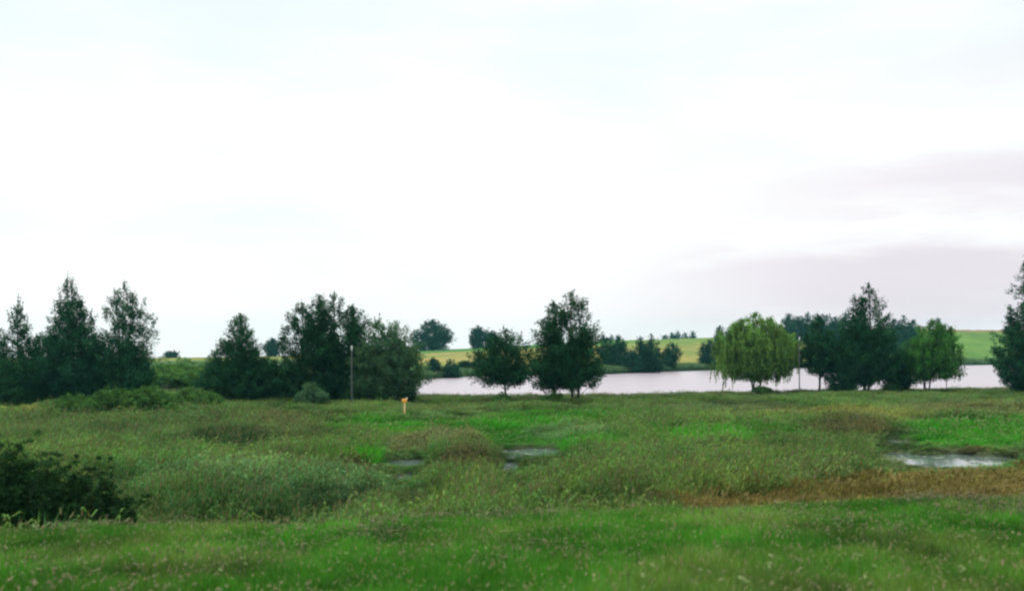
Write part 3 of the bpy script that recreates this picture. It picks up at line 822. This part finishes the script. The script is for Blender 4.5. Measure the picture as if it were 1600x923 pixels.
OLIVE = np.array((.088, .162, .040)); SILVER = np.array((.120, .225, .080)); BRIGHT = np.array((.056, .250, .018))
TAN = np.array((.200, .220, .055)); BROWN = np.array((.095, .095, .036)); SHADE = np.array((.030, .065, .020)); RED = np.array((.185, .190, .042))  # the near-black green paints shade among the reeds into their colour
ZONES = [  # cx, cy, rx, ry, colour, height, species 0 reed 1 sedge 2 low plants, strength
    (250, 668, 330, 34, np.array((.075, .135, .042)), 2.7, 0, 1), (480, 655, 90, 18, np.array((.098, .130, .046)), 2.4, 0, 1),
    (360, 684, 85, 17, SHADE * .75, 1.7, 0, .95), (180, 676, 60, 9, SHADE, 1.6, 0, .7), (500, 672, 50, 8, SHADE, 1.6, 0, .8), (100, 700, 160, 20, OLIVE, 1.5, 0, .8),  # bank front: self-shadow put into the reed tint
    (590, 661, 120, 15, BRIGHT * .9, .75, 1, 1), (720, 651, 200, 18, BRIGHT * .85, .75, 1, 1), (790, 668, 110, 13, BRIGHT, .8, 1, 1),
    (680, 637, 120, 9, np.array((.10, .155, .055)), .8, 0, .8), (900, 640, 120, 8, BRIGHT * .75, .7, 1, .8),
    (650, 680, 110, 12, np.array((.135, .150, .062)), 1.2, 0, 1), (590, 703, 105, 9, BRIGHT, .9, 1, 1),
    (545, 716, 40, 12, BROWN * .8, .9, 0, 1), (725, 714, 62, 18, BROWN, 1.5, 0, 1), (890, 665, 70, 10, SILVER, 1.0, 0, .9),
    (910, 684, 70, 11, BRIGHT * .95, .8, 1, 1), (840, 690, 60, 10, BRIGHT * .55, .7, 1, .9), (950, 655, 80, 10, np.array((.085, .17, .035)), .8, 1, .7),
    (400, 745, 210, 26, SILVER, 1.7, 0, .95), (560, 752, 60, 16, SILVER * .9, 1.1, 0, .9), (470, 768, 60, 10, SHADE * 1.2, .9, 0, .9), (660, 752, 45, 8, SHADE * 1.3, .8, 0, .8),
    (330, 792, 220, 20, np.array((.055, .105, .028)), 1.3, 0, .95), (900, 790, 260, 18, np.array((.058, .105, .026)), 1.3, 0, .9), (720, 772, 140, 24, np.array((.100, .145, .042)), 1.5, 0, .9),
    (950, 748, 170, 30, np.array((.092, .165, .040)), 2.1, 0, 1), (1150, 725, 190, 26, np.array((.088, .155, .038)), 2.0, 0, 1), (1300, 745, 90, 14, np.array((.12, .16, .05)), 1.0, 0, .8),
    (1110, 674, 100, 15, BRIGHT, .9, 1, 1), (1240, 670, 60, 10, BRIGHT * .7, .9, 1, .8), (1330, 663, 90, 12, BROWN * 1.0, 1.3, 0, .9), (1390, 672, 22, 12, SHADE, 1.3, 0, .9),
    (1500, 666, 130, 19, BRIGHT * .85, 1.0, 1, 1), (1600, 660, 90, 26, BRIGHT * .8, 1.0, 1, 1), (1500, 694, 58, 15, BROWN * .85, 1.15, 0, 1), (1590, 696, 50, 14, np.array((.06, .09, .03)), 1.0, 0, 1),
    (1300, 640, 190, 12, TAN, 1.0, 0, .9), (1520, 632, 130, 14, np.array((.135, .150, .055)), 1.0, 0, .8), (1130, 632, 160, 12, np.array((.085, .125, .045)), 1.0, 0, .8),
    (1480, 752, 230, 27, RED, .34, 2, 1), (1300, 774, 280, 16, RED, .36, 2, 1), (1620, 740, 120, 24, RED * .95, .34, 2, 1), (1120, 778, 80, 8, RED, .4, 2, .9),
    (140, 643, 200, 9, np.array((.065, .15, .03)), .45, 1, 1), (330, 641, 40, 6, np.array((.065, .14, .03)), .7, 1, .8),
    (30, 640, 90, 9, BRIGHT * .7, .6, 1, .9), (20, 629, 45, 4, TAN * 1.3, .5, 0, 1),
]


def marsh_fields(x, y):
    u = U(x, y); v = yq(y)
    n = len(x)
    wob = (fnoise(x * .11 + 7, y * .07 + 3) - .5); wob2 = (fnoise(x * .3 + 70, y * .16 + 31) - .5)
    col = np.tile(OLIVE, (n, 1)); h = np.full(n, 1.35); sp = np.zeros(n, int)
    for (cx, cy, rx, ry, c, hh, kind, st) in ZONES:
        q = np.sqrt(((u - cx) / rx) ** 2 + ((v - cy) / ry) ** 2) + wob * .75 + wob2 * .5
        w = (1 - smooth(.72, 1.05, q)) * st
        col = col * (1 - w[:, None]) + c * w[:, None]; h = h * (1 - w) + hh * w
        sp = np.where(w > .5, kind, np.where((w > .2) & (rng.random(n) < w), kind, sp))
    strip = smooth(-5, 6, v - np.interp(u, [1040, 1060, 1300, 1400, 1600, 2000], [800, 768, 748, 737, 727, 722]) + wob * 16 + wob2 * 8) * smooth(1030, 1075, u + wob * 60)
    col = col * (1 - strip[:, None]) + RED * (.8 + .5 * fnoise(x * .5, y * .2 + 9)[:, None]) * strip[:, None]
    h = h * (1 - strip) + .42 * strip; sp = np.where(strip > .5, 2, sp)
    # tussocks: standing clumps with low gaps between them
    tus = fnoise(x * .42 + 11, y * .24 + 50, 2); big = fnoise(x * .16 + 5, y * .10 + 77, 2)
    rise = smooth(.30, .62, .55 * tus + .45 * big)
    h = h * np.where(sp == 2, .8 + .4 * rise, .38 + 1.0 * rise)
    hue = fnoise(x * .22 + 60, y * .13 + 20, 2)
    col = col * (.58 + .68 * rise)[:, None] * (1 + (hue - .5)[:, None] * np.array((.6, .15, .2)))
    h = h * (1 + wob * .5 + wob2 * .25) * np.interp(y, [30, 55, 80, 105, 130], [1.2, 1.08, .84, .56, .42])
    for (px, py, a, b) in POOLS:      # plants stay low around open water
        side = np.abs(u - U(px, py)) * py / FPX / a
        cap = .06 + .062 * np.maximum(py - b - y, 0) + 1.2 * smooth(.85, 1.35, side + wob * .4)
        h = np.where(y < py, np.minimum(h, cap), h)
        h = np.where((y > py) & (y < py + b + 14), np.minimum(h, .12 + .075 * np.maximum(y - py - b, 0) + 1.2 * smooth(.9, 1.4, side + wob * .4)), h)
    return col, h, sp


def pts_in_view(n_per_m2, d0, d1, u0=-800, u1=2600, seed=5, dens_pow=0):
    rg = np.random.default_rng(seed)
    P = []
    d = d0
    while d < d1:
        st = max(1.0, d * .05); dd = min(d + st, d1)
        xa = (u0 - 800) / FPX * d; xb = (u1 - 800) / FPX * d
        m = int((xb - xa) * (dd - d) * n_per_m2(d))
        yy = rg.uniform(d, dd, m); P.append(np.stack([rg.uniform(xa, xb, m), yy], -1)); d = dd
    return np.vstack(P)


M_REED = leaf_material('reed_blades', (1, 1, 1), instanced=True, plume=(.20, .165, .09), trans=.35)
M_SEDGE = leaf_material('sedge_blades', (1, 1, 1), instanced=True, plume=(.17, .22, .08), trans=.4)
M_DOCK = leaf_material('dock_plants', (1, 1, 1), instanced=True, plume=(.215, .165, .055), trans=.3)
M_GRASS = leaf_material('meadow_blades', (1, 1, 1), instanced=True, plume=(.34, .27, .17), trans=.4)
M_PALEFLOWER = paint_material('pale_flower', (.26, .33, .12), .9); M_PINKFLOWER = paint_material('pinkish_seed_head', (.20, .165, .085), .9)
M_STALK = paint_material('flower_stalk', (.06, .10, .03), .9)

reed_protos = [clump_mesh('reed_tuft', 26, .55, 1.0, .030, .5, 100 + k, M_REED, plume=.20, plume_len=.17, plume_w=.030, leafy=2) for k in range(4)]
sedge_protos = [clump_mesh('sedge_tuft', 46, .5, 1.0, .030, .9, 200 + k, M_SEDGE, plume=.05, spread=.35) for k in range(3)]
dock_protos = [clump_mesh('dock_tuft', 34, .45, 1.0, .030, .4, 300 + k, M_DOCK, plume=.75, plume_len=.35, plume_w=.045, leafy=1) for k in range(3)]
rng = np.random.default_rng(99)
P2 = pts_in_view(lambda d: 4.4 if d < 45 else (3.0 if d < 80 else 2.0), 22, 184, seed=5)
x, y = P2[:, 0], P2[:, 1]
z = terr(x, y)
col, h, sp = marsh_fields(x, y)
u = U(x, y); near = np.interp(u, _un, _nr)
s = emb_s(x, y)
pd_ = pool_dist(x, y); emer = (np.abs(x) < 15) & (x < 12) & (fnoise(x * .7 + 3, y * .35 + 8, 2) > .42) & (rng.random(len(x)) < .6)
h = np.where(pd_ < 1.0, .30, h)
keep = ((pd_ > 1.03 + .12 * rng.random(len(x))) | (emer & (pd_ < 1.2))) & (s > 21.6) & (y < near + 1.5) & ~((u < 575) & (y > 150)) & (y < 184)
foot = smooth(21.5, 30, s); h = h * (.45 + .55 * foot)
h = np.where(y > near - 9, np.minimum(h, .75), h)
shore = keep & (y > near - 13)
col = np.where(shore[:, None], np.array((.100, .120, .060)) * .6 + col * .4, col)
sp = np.where(shore, 0, sp)
col = col * (1 + rng.normal(scale=.16, size=(len(x), 1))).clip(.5, 1.6) * (1 + rng.normal(scale=.07, size=(len(x), 3)))
wid = np.where(y < 45, 1.0, np.where(y < 80, 1.35, 1.9)) * rng.uniform(.8, 1.25, len(x))
zs = h * rng.uniform(.75, 1.2, len(x))
SC = np.stack([wid, wid, zs], -1); P3 = np.stack([x, y, z - .05], -1)
for k, pr, nm, lb, ct in ((0, reed_protos, 'reeds', 'olive and grey-green reeds with brownish plumes filling the marsh', 'reeds'),
                          (1, sedge_protos, 'sedge', 'bright green sedge and grass growing in patches between the reeds', 'sedge'),
                          (2, dock_protos, 'marsh_plants', 'low rusty brown plants in a strip behind the mown grass at the right', 'marsh plants')):
    m = keep & (sp == k) & ~shore
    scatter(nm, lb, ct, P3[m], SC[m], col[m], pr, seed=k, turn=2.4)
scatter('shore_reeds', 'brownish green reed fringe along the near edge of the lake', 'reeds', P3[shore], SC[shore], col[shore], reed_protos, seed=8, turn=2.4)

# reed belt along the far bank
rg = np.random.default_rng(15)
n = 15000
uu = rg.uniform(560, 2650, n); sh = np.interp(uu, _u, _sh); dc = np.interp(uu, _u, _dc)
bt = np.interp(uu, [0, 650, 900, 1100, 1600], [.1, .12, .08, .05, .07])
yy = sh + 2.5 + rg.random(n) * bt * (dc - sh); xx = (uu - 800) / FPX * yy
zz = terr(xx, yy)
cc = np.array((.085, .160, .075)) * (1 + rg.normal(scale=.2, size=(n, 1))).clip(.4, 1.7) * (.7 + .6 * fnoise(xx * .03, yy * .02))[:, None]
w = rg.uniform(3.0, 4.6, n); hz = rg.uniform(1.0, 2.0, n)
scatter('far_reeds', 'dark green belt of reeds along the far bank of the lake', 'reeds', np.stack([xx, yy, zz - .1], -1), np.stack([w, w, hz], -1), cc, reed_protos[:2] + sedge_protos[:1], seed=9)

# the near bank: uncut meadow grass
grass_protos = [clump_mesh('meadow_tuft', 70, .20, .26, .0075, .9, 400 + k, M_GRASS, plume=.03, plume_len=.22, plume_w=.010, spread=.55, hvar=.6, wind=(.1, 0)) for k in range(5)]
P2 = pts_in_view(lambda d: 30, 6.5, 30, seed=25)
x, y = P2[:, 0], P2[:, 1]; s = emb_s(x, y); k = (s < 21.9) & (s > 5)
x, y = x[k], y[k]
pt = fnoise(x * .5, y * .35); p2 = fnoise(x * .16 + 20, y * .2 + 8)
cc = np.array((.052, .178, .017)) + (np.array((.118, .200, .042)) - np.array((.052, .178, .017))) * smooth(.38, .68, pt)[:, None]
dk = (1 - smooth(.30, .40, fnoise(x * .35 + 90, y * .3 + 4)))[:, None]
cc = cc * (1 - dk * .22)
fine = fnoise(x * 1.5 + 44, y * .8 + 13, 2)
cc = cc * (.35 + 1.25 * fine[:, None])
cc = cc * (.72 + .56 * p2[:, None]) * (1 + rng.normal(scale=.15, size=(len(x), 1))).clip(.5, 1.6)
w = rng.uniform(.8, 1.3, len(x)); hz = (.45 + .7 * fnoise(x * .4 + 9, y * .4) + .5 * fine) * rng.uniform(.75, 1.25, len(x))
scatter('meadow_grass', 'fresh green uncut grass on the near bank in the foreground', 'grass', np.stack([x, y, terr(x, y) - .02], -1), np.stack([w, w, hz], -1), cc, grass_protos, seed=10)

fl_protos = [umbel_mesh('pale_flowers', 4, .25, .29, 500 + k, [M_STALK, M_PALEFLOWER], .022) for k in range(2)]
pk_protos = [umbel_mesh('pink_flowers', 6, .28, .27, 520 + k, [M_STALK, M_PINKFLOWER], .022) for k in range(2)]
P2 = pts_in_view(lambda d: .35, 7, 26, seed=35)
x, y = P2[:, 0], P2[:, 1]; s = emb_s(x, y); u = U(x, y)
f = fnoise(x * .3 + 3, y * .3 + 60)
k = (s < 21.3) & (s > 7) & (rng.random(len(x)) < smooth(.35, .65, f) * (.35 + .65 * smooth(300, 1300, u)))
x, y = x[k], y[k]
scatter('wildflowers', 'pale yellowish white flower heads dotted through the foreground grass', 'flowers', np.stack([x, y, terr(x, y)], -1), np.ones((len(x), 3)) * rng.uniform(.8, 1.25, (len(x), 1)), np.ones((len(x), 3)), fl_protos, seed=11)
P2 = pts_in_view(lambda d: 2.2 if d < 17 else 6.0, 8, 26, seed=36)
x, y = P2[:, 0], P2[:, 1]; s = emb_s(x, y)
f = fnoise(x * .4 + 31, y * .4 + 6)
k = (s < 21.7) & (s > 8) & (rng.random(len(x)) < smooth(.40, .65, f) + .35 * smooth(17, 21, s))
x, y = x[k], y[k]
scatter('seed_heads', 'pinkish tan dried seed heads scattered over the foreground grass', 'seed heads', np.stack([x, y, terr(x, y)], -1), np.ones((len(x), 3)) * rng.uniform(.8, 1.25, (len(x), 1)), np.ones((len(x), 3)), pk_protos, seed=12)

# ------------------------------------------------------------------ haze
HB = 1600.0
V = np.array([(sx * HB, sy * HB, zz) for zz in (-25.0, 48.0) for sx, sy in ((-1, -1), (1, -1), (1, 1), (-1, 1))])
F = np.array([(3, 2, 1, 0), (4, 5, 6, 7), (0, 1, 5, 4), (1, 2, 6, 5), (2, 3, 7, 6), (3, 0, 4, 7)])
M_HAZE = bpy.data.materials.new('haze'); N = NT(M_HAZE)
pv = N.n('ShaderNodeVolumePrincipled'); pv.inputs['Color'].default_value = (.24, .80, .88, 1); pv.inputs['Density'].default_value = .00010
pv.inputs['Anisotropy'].default_value = 0
N.l(pv.outputs[0], N.n('ShaderNodeOutputMaterial').inputs['Volume'])
tag(mesh_obj('haze', V, F, [M_HAZE]), 'thin bluish haze over the whole landscape', 'haze', kind='stuff')

# ------------------------------------------------------------------ light: overcast sky and a veiled sun
SUN_EL, SUN_AZ = 52, -35      # degrees; azimuth from +Y towards +X
wd = bpy.data.worlds.new('World'); scene.world = wd
wd.use_nodes = True
N = NT(wd)
sky = N.n('ShaderNodeTexSky', sky_type='NISHITA'); sky.sun_disc = False
sky.sun_elevation = R(SUN_EL); sky.sun_rotation = R(SUN_AZ)
b1 = N.n('ShaderNodeBackground', i_Strength=.08); N.l(sky.outputs[0], b1.inputs[0])
tc = N.n('ShaderNodeTexCoord'); sx = N.n('ShaderNodeSeparateXYZ'); N.l(tc.outputs['Generated'], sx.inputs[0])
# cloud layers: long flat veils low over the right-hand part of the landscape
def rng_(v, a, b, lo=0.0, hi=1.0):
    m = N.n('ShaderNodeMapRange', interpolation_type='SMOOTHSTEP'); m.inputs[1].default_value = a; m.inputs[2].default_value = b
    m.inputs[3].default_value = lo; m.inputs[4].default_value = hi
    N.l(v, m.inputs[0]); return m.outputs[0]
def noise_(scale, loc, sc, det=5, rough=.5, rot=0):
    mp = N.n('ShaderNodeMapping'); mp.inputs['Location'].default_value = loc; mp.inputs['Scale'].default_value = sc; mp.inputs['Rotation'].default_value = (0, R(rot), 0)
    N.l(tc.outputs['Generated'], mp.inputs[0])
    nz = N.n('ShaderNodeTexNoise', i_Scale=scale, i_Detail=det); nz.inputs['Roughness'].default_value = rough
    N.l(mp.outputs[0], nz.inputs['Vector']); return nz.outputs['Fac']
n_a = noise_(2.0, (0, 0, 0), (1.5, 1.5, 9), 6, .55, 8)
n_b = noise_(1.7, (3, 1, 2), (1.2, 1.2, 4), 5)
X, Z = sx.outputs['X'], sx.outputs['Z']
warp = N.math('MULTIPLY', N.math('SUBTRACT', n_a, .5), .16)
zt = N.math('ADD', N.math('SUBTRACT', Z, N.math('MULTIPLY', X, .055)), warp)     # veils climb gently to the right
def veil(lo0, lo1, hi1, hi0, x0, x1):
    v = N.math('MULTIPLY', rng_(zt, lo0, lo1), rng_(zt, hi1, hi0, 1, 0)); return N.math('MULTIPLY', v, rng_(X, x0, x1))
v1 = N.math('MULTIPLY', veil(-.06, .050, .052, .105, -.02, .36), .85)
v2 = N.math('MULTIPLY', veil(.090, .135, .137, .195, .08, .46), .65)
v3 = N.math('MULTIPLY', veil(.215, .240, .25, .29, .25, .6), .35)
lil = N.math('ADD', N.math('ADD', v1, v2), v3, clamp=True)
bright = N.mix(rng_(n_b, .35, .68), (1.12, 1.12, 1.12), (.92, 1.015, 1.02))
cl = N.mix(lil, bright, (.845, .755, .83))
zen = rng_(Z, .34, .95, 1.0, 2.5)                    # an overcast sky is brightest overhead
cl = N.mix(1.0, cl, zen, 'MULTIPLY')
b2 = N.n('ShaderNodeBackground', i_Strength=1.0); N.l(cl, b2.inputs[0])
ms = N.n('ShaderNodeMixShader', i_Fac=.94); N.l(b1.outputs[0], ms.inputs[1]); N.l(b2.outputs[0], ms.inputs[2])
N.l(ms.outputs[0], N.n('ShaderNodeOutputWorld').inputs[0])

sl = bpy.data.lights.new('sun', 'SUN'); sl.energy = 1.0; sl.angle = R(25); sl.color = (1, .96, .9)
so = bpy.data.objects.new('sun', sl); COL.objects.link(so)
az, el = R(SUN_AZ), R(SUN_EL)
dv = Vector((math.sin(az) * math.cos(el), math.cos(az) * math.cos(el), math.sin(el)))
so.rotation_euler = dv.to_track_quat('Z', 'Y').to_euler(); so.location = (0, 0, 60)

# ------------------------------------------------------------------ camera
cd = bpy.data.cameras.new('camera'); cam = bpy.data.objects.new('camera', cd); COL.objects.link(cam)
cam.location = (0, 0, 0); cam.rotation_euler = (R(90), 0, 0)
cd.sensor_fit = 'HORIZONTAL'; cd.sensor_width = 36; cd.lens = 36 * FPX / 1600
cd.shift_y = (HOR - 461.5) / 1600
cd.clip_start = .1; cd.clip_end = 6000
cd.dof.use_dof = True; cd.dof.focus_distance = 130; cd.dof.aperture_fstop = 1.1
scene.camera = cam

vs = scene.view_settings
vs.view_transform = 'Standard'; vs.look = 'None'; vs.exposure = 0; vs.gamma = 1; vs.use_curve_mapping = False
cy = scene.cycles
cy.max_bounces = 6; cy.diffuse_bounces = 2; cy.glossy_bounces = 2; cy.transmission_bounces = 2; cy.transparent_max_bounces = 4; cy.volume_bounces = 0
cy.use_denoising = True; cy.denoising_prefilter = 'ACCURATE'; cy.denoising_input_passes = 'RGB_ALBEDO_NORMAL'
scene.render.film_transparent = False
cy.pixel_filter_type = 'BLACKMAN_HARRIS'; cy.filter_width = 2.4
